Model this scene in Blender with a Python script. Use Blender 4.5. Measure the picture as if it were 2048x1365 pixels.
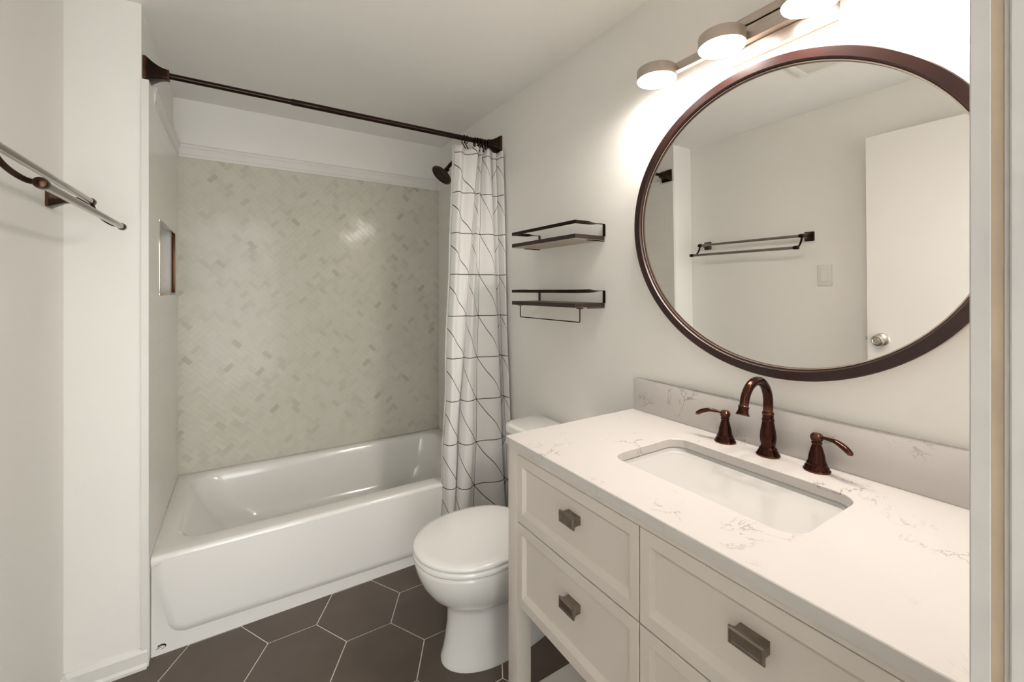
import bpy, bmesh, math, random
from math import sin, cos, pi, radians
from mathutils import Vector, Matrix

for o in list(bpy.data.objects):
    bpy.data.objects.remove(o, do_unlink=True)
S = bpy.context.scene
COL = S.collection
random.seed(7)

# ------------------------------------------------------------------ camera
CAMZ = 1.30
cam_data = bpy.data.cameras.new('camera')
cam_data.sensor_width = 36.0
cam_data.lens = 856.86 / 2048 * 36.0
cam_data.shift_y = -(682.5 - 581.15) / 2048
cam_data.clip_start = 0.02
cam = bpy.data.objects.new('camera', cam_data)
COL.objects.link(cam)
cam.location = (0, 0, CAMZ)
cam.rotation_euler = (pi / 2, 0, -0.565530824)
S.camera = cam

# ------------------------------------------------------------------ world (added fill, sent in as hallway daylight through the open doorway)
W = bpy.data.worlds.new('world')
S.world = W
W.use_nodes = True
bg = W.node_tree.nodes['Background']
bg.inputs['Color'].default_value = (0.98, 1.0, 0.975, 1)
bg.inputs['Strength'].default_value = 3.8

LAMP_STRENGTH = 72.0
LAMP_COLOR = (1.0, 0.92, 0.84, 1)
S.view_settings.view_transform = 'Standard'
S.view_settings.look = 'None'
S.view_settings.gamma = 1.0
S.view_settings.use_curve_mapping = False
S.view_settings.exposure = 0.58

# ------------------------------------------------------------------ main dimensions
XR = 1.173       # right wall
XL = -0.478      # left wall
XS = -0.287      # painted end of the return wall beside the tub
XT = -0.267      # tiled end of the tub, left
XT2 = 1.153      # tiled end of the tub, right
YS = 1.93        # front face of the return wall
YB = 2.756       # tiled back wall
YF = 0.056       # inner face of the front wall
ZC = 2.286       # ceiling

# ------------------------------------------------------------------ material helpers
def new_mat(name):
    m = bpy.data.materials.new(name)
    m.use_nodes = True
    nt = m.node_tree
    b = nt.nodes['Principled BSDF']
    return m, nt, b

def N(nt, t, **kw):
    n = nt.nodes.new(t)
    for k, v in kw.items():
        setattr(n, k, v)
    return n

def ramp(nt, src, stops):
    r = N(nt, 'ShaderNodeValToRGB')
    el = r.color_ramp.elements
    while len(el) < len(stops):
        el.new(0.5)
    for e, (p, c) in zip(el, stops):
        e.position = p
        e.color = (c[0], c[1], c[2], 1)
    nt.links.new(src, r.inputs['Fac'])
    return r

def noisy(name, c1, c2, scale=8, rough=0.5, metal=0.0, bump=0.0, bscale=60, spec=0.5, coat=0.0):
    m, nt, b = new_mat(name)
    tc = N(nt, 'ShaderNodeTexCoord')
    n = N(nt, 'ShaderNodeTexNoise')
    n.inputs['Scale'].default_value = scale
    n.inputs['Detail'].default_value = 4
    nt.links.new(tc.outputs['Object'], n.inputs['Vector'])
    r = ramp(nt, n.outputs['Fac'], [(0.3, c1), (0.7, c2)])
    nt.links.new(r.outputs['Color'], b.inputs['Base Color'])
    b.inputs['Roughness'].default_value = rough
    b.inputs['Metallic'].default_value = metal
    b.inputs['Specular IOR Level'].default_value = spec
    b.inputs['Coat Weight'].default_value = coat
    b.inputs['Coat Roughness'].default_value = 0.08
    if bump:
        n2 = N(nt, 'ShaderNodeTexNoise')
        n2.inputs['Scale'].default_value = bscale
        n2.inputs['Detail'].default_value = 3
        nt.links.new(tc.outputs['Object'], n2.inputs['Vector'])
        bp = N(nt, 'ShaderNodeBump')
        bp.inputs['Strength'].default_value = bump
        bp.inputs['Distance'].default_value = 0.002
        nt.links.new(n2.outputs['Fac'], bp.inputs['Height'])
        nt.links.new(bp.outputs['Normal'], b.inputs['Normal'])
    return m

M = {}
M['paint'] = noisy('wall_paint', (0.895, 0.882, 0.85), (0.91, 0.897, 0.865), 3, 0.55, bump=0.12, bscale=90, spec=0.3)
M['paint_fine'] = noisy('ceiling_paint', (0.935, 0.925, 0.90), (0.95, 0.94, 0.915), 3, 0.7, bump=0.08, bscale=120, spec=0.2)
M['trim'] = noisy('trim_paint', (0.80, 0.79, 0.765), (0.83, 0.82, 0.79), 5, 0.35)
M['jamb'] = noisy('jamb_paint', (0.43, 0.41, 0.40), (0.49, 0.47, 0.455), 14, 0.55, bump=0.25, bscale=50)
M['caulk'] = noisy('old_caulk', (0.36, 0.28, 0.20), (0.44, 0.35, 0.26), 20, 0.7)
M['cabinet'] = noisy('cabinet_paint', (0.67, 0.615, 0.565), (0.69, 0.635, 0.585), 4, 0.38)
M['porcelain'] = noisy('porcelain', (0.89, 0.88, 0.86), (0.91, 0.90, 0.88), 4, 0.12, coat=0.5)
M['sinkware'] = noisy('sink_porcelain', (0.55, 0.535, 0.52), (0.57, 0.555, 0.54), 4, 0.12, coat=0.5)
M['acrylic'] = noisy('tub_enamel', (0.88, 0.87, 0.845), (0.90, 0.89, 0.865), 3, 0.14, coat=0.4)
M['grout'] = noisy('floor_grout', (0.76, 0.70, 0.64), (0.82, 0.76, 0.70), 30, 0.8)
M['tilegrout'] = noisy('wall_grout', (0.74, 0.73, 0.68), (0.78, 0.77, 0.72), 30, 0.7)
M['hex'] = noisy('hex_tile', (0.098, 0.074, 0.058), (0.125, 0.096, 0.078), 6, 0.42, bump=0.1, bscale=150, spec=0.4)
M['bronze'] = noisy('oil_rubbed_bronze', (0.022, 0.013, 0.010), (0.034, 0.02, 0.015), 14, 0.26, metal=0.85)
M['nickel'] = noisy('brushed_nickel', (0.46, 0.40, 0.35), (0.52, 0.46, 0.41), 20, 0.34, metal=1.0)
M['pewter'] = noisy('antique_pewter', (0.22, 0.185, 0.155), (0.30, 0.255, 0.22), 40, 0.36, metal=1.0)
M['satin'] = noisy('satin_steel', (0.62, 0.58, 0.53), (0.68, 0.63, 0.58), 20, 0.25, metal=1.0)
M['barsteel'] = noisy('bar_bronze', (0.30, 0.27, 0.24), (0.36, 0.32, 0.285), 16, 0.22, metal=1.0)
M['chrome'] = noisy('niche_trim_metal', (0.50, 0.44, 0.39), (0.56, 0.50, 0.44), 10, 0.12, metal=1.0)
M['reflecttrim'] = noisy('niche_trim_reflection', (0.10, 0.045, 0.02), (0.13, 0.06, 0.028), 10, 0.3, metal=0.6)  # dark reflection in the metal edging, put into the base colour
M['black'] = noisy('black_ink', (0.012, 0.012, 0.012), (0.02, 0.02, 0.02), 10, 0.5)
M['plastic'] = noisy('white_plastic', (0.80, 0.785, 0.76), (0.82, 0.80, 0.775), 6, 0.35)
M['door'] = noisy('door_paint', (0.87, 0.85, 0.825), (0.885, 0.865, 0.84), 3, 0.5)
M['rawwood'] = noisy('pale_underside', (0.52, 0.45, 0.37), (0.60, 0.52, 0.43), 12, 0.6)
M['shelfwood'] = noisy('whitewashed_shelf', (0.70, 0.67, 0.62), (0.80, 0.78, 0.74), 9, 0.4)
M['hallfloor'] = noisy('added_hall_floor', (0.45, 0.36, 0.27), (0.55, 0.45, 0.35), 5, 0.4)
M['vent'] = noisy('vent_plastic', (0.86, 0.84, 0.80), (0.90, 0.88, 0.84), 90, 0.6, bump=0.3, bscale=200)
M['ventdark'] = noisy('vent_filter', (0.70, 0.67, 0.61), (0.78, 0.75, 0.69), 160, 0.9, bump=0.4, bscale=250)

def copper_mat(name, base, edge, rough):
    m, nt, b = new_mat(name)
    g = N(nt, 'ShaderNodeNewGeometry')
    tc = N(nt, 'ShaderNodeTexCoord')
    n = N(nt, 'ShaderNodeTexNoise')
    n.inputs['Scale'].default_value = 30
    nt.links.new(tc.outputs['Object'], n.inputs['Vector'])
    ad = N(nt, 'ShaderNodeMath', operation='MULTIPLY_ADD')
    ad.inputs[1].default_value = 0.05
    nt.links.new(n.outputs['Fac'], ad.inputs[0])
    nt.links.new(g.outputs['Pointiness'], ad.inputs[2])
    r = ramp(nt, ad.outputs[0], [(0.555, base), (0.64, edge)])
    nt.links.new(r.outputs['Color'], b.inputs['Base Color'])
    b.inputs['Metallic'].default_value = 0.9
    b.inputs['Roughness'].default_value = rough
    return m
M['copper'] = copper_mat('venetian_bronze', (0.045, 0.016, 0.011), (0.28, 0.125, 0.075), 0.16)
M['fitting'] = copper_mat('bronze_fitting', (0.024, 0.013, 0.009), (0.17, 0.085, 0.055), 0.25)

def wood_mat(name, c1, c2, rough, scale):
    m, nt, b = new_mat(name)
    tc = N(nt, 'ShaderNodeTexCoord')
    mp = N(nt, 'ShaderNodeMapping')
    mp.inputs['Scale'].default_value = scale
    nt.links.new(tc.outputs['Object'], mp.inputs['Vector'])
    n = N(nt, 'ShaderNodeTexNoise')
    n.inputs['Scale'].default_value = 6
    n.inputs['Detail'].default_value = 6
    nt.links.new(mp.outputs['Vector'], n.inputs['Vector'])
    r = ramp(nt, n.outputs['Fac'], [(0.3, c1), (0.7, c2)])
    nt.links.new(r.outputs['Color'], b.inputs['Base Color'])
    b.inputs['Roughness'].default_value = rough
    return m
M['mirrorwood'] = wood_mat('mirror_frame_wood', (0.018, 0.0055, 0.004), (0.034, 0.011, 0.008), 0.3, (1, 1, 1))
M['framewoodback'] = wood_mat('mirror_frame_back', (0.50, 0.40, 0.33), (0.62, 0.50, 0.42), 0.5, (1, 2, 2))
M['darkwood'] = wood_mat('dark_shelf_wood', (0.012, 0.006, 0.0045), (0.032, 0.016, 0.011), 0.45, (3, 0.5, 6))

def mirror_mat():
    m, nt, b = new_mat('mirror_glass')
    tc = N(nt, 'ShaderNodeTexCoord')
    n = N(nt, 'ShaderNodeTexNoise')
    n.inputs['Scale'].default_value = 2
    nt.links.new(tc.outputs['Object'], n.inputs['Vector'])
    r = ramp(nt, n.outputs['Fac'], [(0.0, (0.90, 0.885, 0.86)), (1.0, (0.91, 0.895, 0.87))])
    nt.links.new(r.outputs['Color'], b.inputs['Base Color'])
    b.inputs['Metallic'].default_value = 1.0
    b.inputs['Roughness'].default_value = 0.0
    return m
M['mirror'] = mirror_mat()

def lamp_mat():
    m, nt, b = new_mat('lamp_diffuser')
    tc = N(nt, 'ShaderNodeTexCoord')
    n = N(nt, 'ShaderNodeTexNoise')
    n.inputs['Scale'].default_value = 3
    nt.links.new(tc.outputs['Object'], n.inputs['Vector'])
    r = ramp(nt, n.outputs['Fac'], [(0.0, LAMP_COLOR[:3]), (1.0, LAMP_COLOR[:3])])
    nt.links.new(r.outputs['Color'], b.inputs['Emission Color'])
    b.inputs['Base Color'].default_value = (0.9, 0.88, 0.85, 1)
    b.inputs['Emission Strength'].default_value = LAMP_STRENGTH
    return m
M['lamp'] = lamp_mat()

def quartz_mat():
    m, nt, b = new_mat('quartz')
    tc = N(nt, 'ShaderNodeTexCoord')
    n = N(nt, 'ShaderNodeTexNoise')                      # thin veins where the noise crosses one half
    n.inputs['Scale'].default_value = 9
    n.inputs['Detail'].default_value = 8
    n.inputs['Roughness'].default_value = 0.62
    n.inputs['Distortion'].default_value = 1.1
    nt.links.new(tc.outputs['Object'], n.inputs['Vector'])
    s = N(nt, 'ShaderNodeMath', operation='SUBTRACT'); s.inputs[1].default_value = 0.5
    nt.links.new(n.outputs['Fac'], s.inputs[0])
    a = N(nt, 'ShaderNodeMath', operation='ABSOLUTE')
    nt.links.new(s.outputs[0], a.inputs[0])
    v = N(nt, 'ShaderNodeMapRange')
    v.inputs['From Min'].default_value = 0.0
    v.inputs['From Max'].default_value = 0.012
    v.inputs['To Min'].default_value = 1.0
    v.inputs['To Max'].default_value = 0.0
    nt.links.new(a.outputs[0], v.inputs['Value'])
    n2 = N(nt, 'ShaderNodeTexNoise')                     # sparse mask so the veins come in short clusters
    n2.inputs['Scale'].default_value = 7.5
    n2.inputs['Detail'].default_value = 3
    mp = N(nt, 'ShaderNodeMapping')
    mp.inputs['Location'].default_value = (3.1, 5.7, 1.3)
    nt.links.new(tc.outputs['Object'], mp.inputs['Vector'])
    nt.links.new(mp.outputs['Vector'], n2.inputs['Vector'])
    k = N(nt, 'ShaderNodeMapRange')
    k.inputs['From Min'].default_value = 0.555
    k.inputs['From Max'].default_value = 0.68
    nt.links.new(n2.outputs['Fac'], k.inputs['Value'])
    mu = N(nt, 'ShaderNodeMath', operation='MULTIPLY')
    nt.links.new(v.outputs['Result'], mu.inputs[0])
    nt.links.new(k.outputs['Result'], mu.inputs[1])
    mx = N(nt, 'ShaderNodeMix', data_type='RGBA')
    mx.inputs[6].default_value = (0.61, 0.58, 0.56, 1)
    mx.inputs[7].default_value = (0.20, 0.185, 0.18, 1)
    nt.links.new(mu.outputs[0], mx.inputs[0])
    nt.links.new(mx.outputs[2], b.inputs['Base Color'])
    b.inputs['Roughness'].default_value = 0.22
    return m
M['quartz'] = quartz_mat()

def herring_mat():
    m, nt, b = new_mat('herringbone_marble')
    at = N(nt, 'ShaderNodeAttribute', attribute_name='tile_tone')
    tc = N(nt, 'ShaderNodeTexCoord')
    n = N(nt, 'ShaderNodeTexNoise')
    n.inputs['Scale'].default_value = 5
    n.inputs['Detail'].default_value = 5
    nt.links.new(tc.outputs['Object'], n.inputs['Vector'])
    r = ramp(nt, at.outputs['Fac'], [(0.0, (0.50, 0.48, 0.405)), (0.10, (0.575, 0.555, 0.48)), (0.45, (0.65, 0.63, 0.555)), (1.0, (0.69, 0.67, 0.60))])
    mx = N(nt, 'ShaderNodeMix', data_type='RGBA', blend_type='MULTIPLY')
    mx.inputs[0].default_value = 1.0
    r2 = ramp(nt, n.outputs['Fac'], [(0.3, (0.95, 0.96, 0.94)), (0.7, (1.0, 0.995, 0.985))])
    nt.links.new(r.outputs['Color'], mx.inputs[6])
    nt.links.new(r2.outputs['Color'], mx.inputs[7])
    nt.links.new(mx.outputs[2], b.inputs['Base Color'])
    b.inputs['Roughness'].default_value = 0.14
    b.inputs['Specular IOR Level'].default_value = 0.2
    return m
M['herring'] = herring_mat()

def subway_mat():
    m, nt, b = new_mat('white_wall_tile')
    tc = N(nt, 'ShaderNodeTexCoord')
    sx = N(nt, 'ShaderNodeSeparateXYZ')
    cx = N(nt, 'ShaderNodeCombineXYZ')
    nt.links.new(tc.outputs['Object'], sx.inputs[0])
    nt.links.new(sx.outputs['Y'], cx.inputs['X'])
    nt.links.new(sx.outputs['Z'], cx.inputs['Y'])
    br = N(nt, 'ShaderNodeTexBrick')
    br.inputs['Scale'].default_value = 1.0
    br.inputs['Mortar Size'].default_value = 0.0012
    br.inputs['Brick Width'].default_value = 0.40
    br.inputs['Row Height'].default_value = 0.1
    br.inputs['Color1'].default_value = (0.87, 0.855, 0.82, 1)
    br.inputs['Color2'].default_value = (0.86, 0.845, 0.81, 1)
    br.inputs['Mortar'].default_value = (0.78, 0.765, 0.72, 1)
    nt.links.new(cx.outputs[0], br.inputs['Vector'])
    nt.links.new(br.outputs['Color'], b.inputs['Base Color'])
    b.inputs['Roughness'].default_value = 0.18
    return m
M['subway'] = subway_mat()

CELL = 0.208
def curtain_mat():
    m, nt, b = new_mat('curtain_fabric')
    uv = N(nt, 'ShaderNodeUVMap', uv_map='UVMap')
    sx = N(nt, 'ShaderNodeSeparateXYZ')
    nt.links.new(uv.outputs['UV'], sx.inputs[0])
    def mth(op, a, b_=None, c=None):
        n = N(nt, 'ShaderNodeMath', operation=op)
        for i, v in enumerate((a, b_, c)):
            if v is None:
                continue
            if isinstance(v, (int, float)):
                n.inputs[i].default_value = v
            else:
                nt.links.new(v, n.inputs[i])
        return n.outputs[0]
    cu = mth('DIVIDE', sx.outputs['X'], 0.2)
    cv = mth('DIVIDE', mth('SUBTRACT', sx.outputs['Y'], 2.004), CELL)
    fu = mth('FRACT', cu); fv = mth('FRACT', cv); iu = mth('FLOOR', cu)
    du = mth('MINIMUM', fu, mth('SUBTRACT', 1.0, fu))
    dv = mth('MINIMUM', fv, mth('SUBTRACT', 1.0, fv))
    # diagonal: falls to the right in most columns, rises in the fourth
    dA = mth('ABSOLUTE', mth('SUBTRACT', mth('ADD', fu, fv), 1.0))
    dB = mth('ABSOLUTE', mth('SUBTRACT', fu, fv))
    flip = mth('COMPARE', iu, 3.0, 0.1)
    dd = mth('ADD', mth('MULTIPLY', dA, mth('SUBTRACT', 1.0, flip)), mth('MULTIPLY', dB, flip))
    dd = mth('MULTIPLY', dd, 0.7)
    dmin = mth('MINIMUM', mth('MINIMUM', du, dv), dd)
    mr = N(nt, 'ShaderNodeMapRange')
    mr.inputs['From Min'].default_value = 0.0075
    mr.inputs['From Max'].default_value = 0.0105
    mr.inputs['To Min'].default_value = 1.0
    mr.inputs['To Max'].default_value = 0.0
    nt.links.new(dmin, mr.inputs['Value'])
    mx = N(nt, 'ShaderNodeMix', data_type='RGBA')
    mx.inputs[6].default_value = (0.84, 0.825, 0.815, 1)
    mx.inputs[7].default_value = (0.035, 0.03, 0.03, 1)
    nt.links.new(mr.outputs['Result'], mx.inputs[0])
    nt.links.new(mx.outputs[2], b.inputs['Base Color'])
    b.inputs['Roughness'].default_value = 0.75
    b.inputs['Specular IOR Level'].default_value = 0.2
    w = N(nt, 'ShaderNodeTexNoise'); w.inputs['Scale'].default_value = 1.5
    bp = N(nt, 'ShaderNodeBump'); bp.inputs['Strength'].default_value = 0.05
    nt.links.new(w.outputs['Fac'], bp.inputs['Height'])
    nt.links.new(bp.outputs['Normal'], b.inputs['Normal'])
    return m
M['curtain'] = curtain_mat()

def liner_mat():
    m, nt, b = new_mat('clear_liner')
    tc = N(nt, 'ShaderNodeTexCoord')
    n = N(nt, 'ShaderNodeTexNoise'); n.inputs['Scale'].default_value = 8
    nt.links.new(tc.outputs['Object'], n.inputs['Vector'])
    r = ramp(nt, n.outputs['Fac'], [(0.3, (0.80, 0.79, 0.77)), (0.7, (0.84, 0.83, 0.81))])
    nt.links.new(r.outputs['Color'], b.inputs['Base Color'])
    b.inputs['Roughness'].default_value = 0.25
    b.inputs['Alpha'].default_value = 0.45
    return m
M['liner'] = liner_mat()

# ------------------------------------------------------------------ mesh helpers (all in world coordinates)
def box(bm, x0, x1, y0, y1, z0, z1, mi=0):
    v = [bm.verts.new(p) for p in ((x0, y0, z0), (x1, y0, z0), (x1, y1, z0), (x0, y1, z0), (x0, y0, z1), (x1, y0, z1), (x1, y1, z1), (x0, y1, z1))]
    fs = [(3, 2, 1, 0), (4, 5, 6, 7), (0, 1, 5, 4), (1, 2, 6, 5), (2, 3, 7, 6), (3, 0, 4, 7)]
    out = []
    for f in fs:
        q = bm.faces.new([v[i] for i in f]); q.material_index = mi
        out.append(q)
    return out

def bevbox(bm, x0, x1, y0, y1, z0, z1, r=0.004, seg=2, mi=0):
    t = bmesh.new()
    box(t, x0, x1, y0, y1, z0, z1, mi)
    bmesh.ops.bevel(t, geom=t.edges[:], offset=r, segments=seg, affect='EDGES', profile=0.5)
    merge(bm, t)

def merge(bm, t, mat=None):
    t.verts.index_update()
    vm = [bm.verts.new(mat @ v.co if mat else v.co) for v in t.verts]
    for f in t.faces:
        try:
            q = bm.faces.new([vm[v.index] for v in f.verts])
            q.material_index = f.material_index
            q.smooth = f.smooth
        except ValueError:
            pass
    t.free()

def bridge(bm, A, B, mi=0, smooth=True):
    n = len(A)
    for i in range(n):
        f = bm.faces.new((A[i], A[(i + 1) % n], B[(i + 1) % n], B[i]))
        f.material_index = mi; f.smooth = smooth

def loft(bm, loops, cap0=True, cap1=True, mi=0, smooth=True):
    L = [[bm.verts.new(p) for p in lp] for lp in loops]
    for a, b in zip(L, L[1:]):
        bridge(bm, a, b, mi, smooth)
    if cap0:
        f = bm.faces.new(L[0][::-1]); f.material_index = mi
    if cap1:
        f = bm.faces.new(L[-1]); f.material_index = mi
    return L

def lathe(bm, prof, center=(0, 0, 0), axis=(0, 0, 1), n=32, mi=0, cap=True):
    """prof: (radius, height) along axis"""
    ax = Vector(axis).normalized()
    q = Vector((0, 0, 1)).rotation_difference(ax)
    c = Vector(center)
    loops = []
    for r, h in prof:
        r = max(r, 0.0002)
        loops.append([c + q @ Vector((r * cos(2 * pi * i / n), r * sin(2 * pi * i / n), h)) for i in range(n)])
    loft(bm, loops, cap, cap, mi)

def sweep(bm, pts, radii, n=16, flat=1.0, up=None, mi=0, square=False):
    pts = [Vector(p) for p in pts]
    if isinstance(radii, (int, float)):
        radii = [radii] * len(pts)
    T = []
    for i in range(len(pts)):
        a = pts[max(i - 1, 0)]; b = pts[min(i + 1, len(pts) - 1)]
        T.append((b - a).normalized())
    ref = Vector(up) if up else (Vector((0, 0, 1)) if abs(T[0].z) < 0.9 else Vector((1, 0, 0)))
    nrm = (ref - T[0] * ref.dot(T[0])).normalized()
    loops = []
    for i, p in enumerate(pts):
        if i:
            nrm = (T[i - 1].rotation_difference(T[i])) @ nrm
            nrm = (nrm - T[i] * nrm.dot(T[i])).normalized()
        bn = T[i].cross(nrm)
        lp = []
        for k in range(n):
            a = 2 * pi * k / n + (pi / n if square else 0)
            lp.append(p + bn * (radii[i] * cos(a)) + nrm * (radii[i] * flat * sin(a)))
        loops.append(lp)
    loft(bm, loops, True, True, mi, not square)

def arc3(p0, p1, p2, n=12):
    """quadratic bezier"""
    p0, p1, p2 = Vector(p0), Vector(p1), Vector(p2)
    return [(1 - t) ** 2 * p0 + 2 * t * (1 - t) * p1 + t * t * p2 for t in [i / n for i in range(n + 1)]]

def spline(pts, n=8):
    P = [Vector(p) for p in pts]
    P = [P[0] * 2 - P[1]] + P + [P[-1] * 2 - P[-2]]
    out = []
    for i in range(1, len(P) - 2):
        for k in range(n):
            t = k / n
            a, b, c, d = P[i - 1], P[i], P[i + 1], P[i + 2]
            out.append(0.5 * ((2 * b) + (c - a) * t + (2 * a - 5 * b + 4 * c - d) * t * t + (3 * b - a - 3 * c + d) * t ** 3))
    out.append(P[-2])
    return out

def rrect(x0, x1, y0, y1, r, z, n=8):
    """rounded rectangle loop; r may be four radii (x1y1, x0y1, x0y0, x1y0)"""
    rs = r if isinstance(r, (tuple, list)) else (r,) * 4
    out = []
    for (cx, cy, a0, rr) in ((x1, y1, 0, rs[0]), (x0, y1, 90, rs[1]), (x0, y0, 180, rs[2]), (x1, y0, 270, rs[3])):
        sx = -1 if cx == x1 else 1
        sy = -1 if cy == y1 else 1
        for i in range(n + 1):
            a = radians(a0 + 90 * i / n)
            out.append(Vector((cx + sx * rr + rr * cos(a), cy + sy * rr + rr * sin(a), z)))
    return out

def finish(name, bm, mats, smooth=None):
    bmesh.ops.recalc_face_normals(bm, faces=bm.faces[:])
    me = bpy.data.meshes.new(name)
    bm.to_mesh(me); bm.free()
    for m in (mats if isinstance(mats, (list, tuple)) else [mats]):
        me.materials.append(m)
    if smooth is not None:
        me.shade_smooth()
        me.set_sharp_from_angle(angle=radians(smooth))
    o = bpy.data.objects.new(name, me)
    COL.objects.link(o)
    return o

def root_loc(o):
    p = Vector((0, 0, 0))
    while o:
        p += o.location
        o = o.parent
    return p

def part(name, bm, mats, parent, label=None, smooth=35):
    """mesh part of a thing; the bmesh is in world coordinates"""
    base = root_loc(parent)
    bmesh.ops.translate(bm, verts=bm.verts[:], vec=-base)
    o = finish(name, bm, mats, smooth)
    o.parent = parent
    if label:
        o['label'] = label
    return o

def thing(name, loc, label, cat, group=None):
    o = bpy.data.objects.new(name, None)
    o.empty_display_size = 0.05
    COL.objects.link(o)
    o.location = loc
    o['label'] = label; o['category'] = cat
    if group:
        o['group'] = group
    return o

def solo(name, bm, mats, loc, label, cat, group=None, smooth=35):
    bmesh.ops.translate(bm, verts=bm.verts[:], vec=-Vector(loc))
    o = finish(name, bm, mats, smooth)
    o.location = loc
    o['label'] = label; o['category'] = cat
    if group:
        o['group'] = group
    return o

def struct(name, bm, mats, label=None, cat=None, smooth=None, parent=None):
    o = finish(name, bm, mats, smooth)
    if parent:
        o.parent = parent
    else:
        o['kind'] = 'structure'
        o['category'] = cat or name.split('_')[0]
    if label:
        o['label'] = label
    return o

# ================================================================== ROOM SHELL
# floor: grout bed with large flat-top hexagonal tiles
bm = bmesh.new()
box(bm, -0.70, 1.30, -0.40, 2.95, -0.06, -0.0018, 0)
HA = 0.164
HY = 0.1462
for i in range(-5, 8):
    for j in range(-8, 10):
        cx = 0.415 + 1.5 * HA * i
        cy = 1.814 + HY * 2 * (j + 0.5 * (i % 2))
        if not (-0.75 < cx < 1.35 and -0.45 < cy < 2.12):
            continue
        rr = HA - 0.0022
        lo = [Vector((cx + rr * cos(k * pi / 3), cy + rr * (HY / HA / 0.86603) * sin(k * pi / 3), -0.004)) for k in range(6)]
        mid = [v + Vector((0, 0, 0.0033)) for v in lo]
        top = [Vector((cx + (rr - 0.0012) * cos(k * pi / 3), cy + (rr - 0.0012) * (HY / HA / 0.86603) * sin(k * pi / 3), 0.0)) for k in range(6)]
        loft(bm, [lo, mid, top], False, True, 1, False)
struct('floor', bm, [M['grout'], M['hex']], 'dark brown hexagonal floor tiles with pale grout lines')

# ceiling
bm = bmesh.new()
box(bm, -0.70, 1.30, -0.10, 2.95, ZC, ZC + 0.08)
struct('ceiling', bm, M['paint_fine'], 'plain white painted ceiling')

# right wall
bm = bmesh.new()
box(bm, XR, XR + 0.1, -0.10, 2.95, -0.05, ZC + 0.05)
struct('wall_right', bm, M['paint'], 'white painted wall behind the vanity and toilet')

# back wall (painted strip above the tile)
bm = bmesh.new()
box(bm, -0.70, 1.30, YB + 0.008, YB + 0.12, -0.05, ZC + 0.05)
struct('wall_back', bm, M['paint'], 'white painted wall above the tiled tub surround')

# left wall
bm = bmesh.new()
box(bm, XL - 0.1, XL, -0.10, YS + 0.05, -0.05, ZC + 0.05)
struct('wall_left', bm, M['paint'], 'white painted wall that carries the double towel bar')

# niche opening in the left end of the tub
NY0, NY1, NZ0, NZ1 = 2.158, 2.632, 1.279, 1.582
def holed(bm, x0, x1, y0, y1, z0, z1, mi=0):
    box(bm, x0, x1, y0, NY0, z0, z1, mi)
    box(bm, x0, x1, NY1, y1, z0, z1, mi)
    box(bm, x0, x1, NY0, NY1, z0, NZ0, mi)
    box(bm, x0, x1, NY0, NY1, NZ1, z1, mi)
bm = bmesh.new()
holed(bm, XS - 0.08, XS, YS, YB + 0.01, -0.05, ZC + 0.05)
box(bm, XL - 0.1, XS - 0.08, YS, YB + 0.05, -0.05, ZC + 0.05)
struct('wall_return', bm, M['paint'], 'white return wall between the left wall and the tub')

# tiled left end (with niche lining)
bm = bmesh.new()
holed(bm, XS, XT, YS - 0.004, YB, 0.0, 2.028)
box(bm, XS - 0.0795, XS - 0.074, NY0, NY1, NZ0, NZ1)
struct('wall_tile_left', bm, M['subway'], 'white tiled end wall of the tub with recessed niche')
# tiled right end
bm = bmesh.new()
box(bm, XT2, XR, YS + 0.02, YB, 0.0, 2.028)
struct('wall_tile_right', bm, M['subway'], 'white tiled end wall of the tub behind the curtain')

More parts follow.
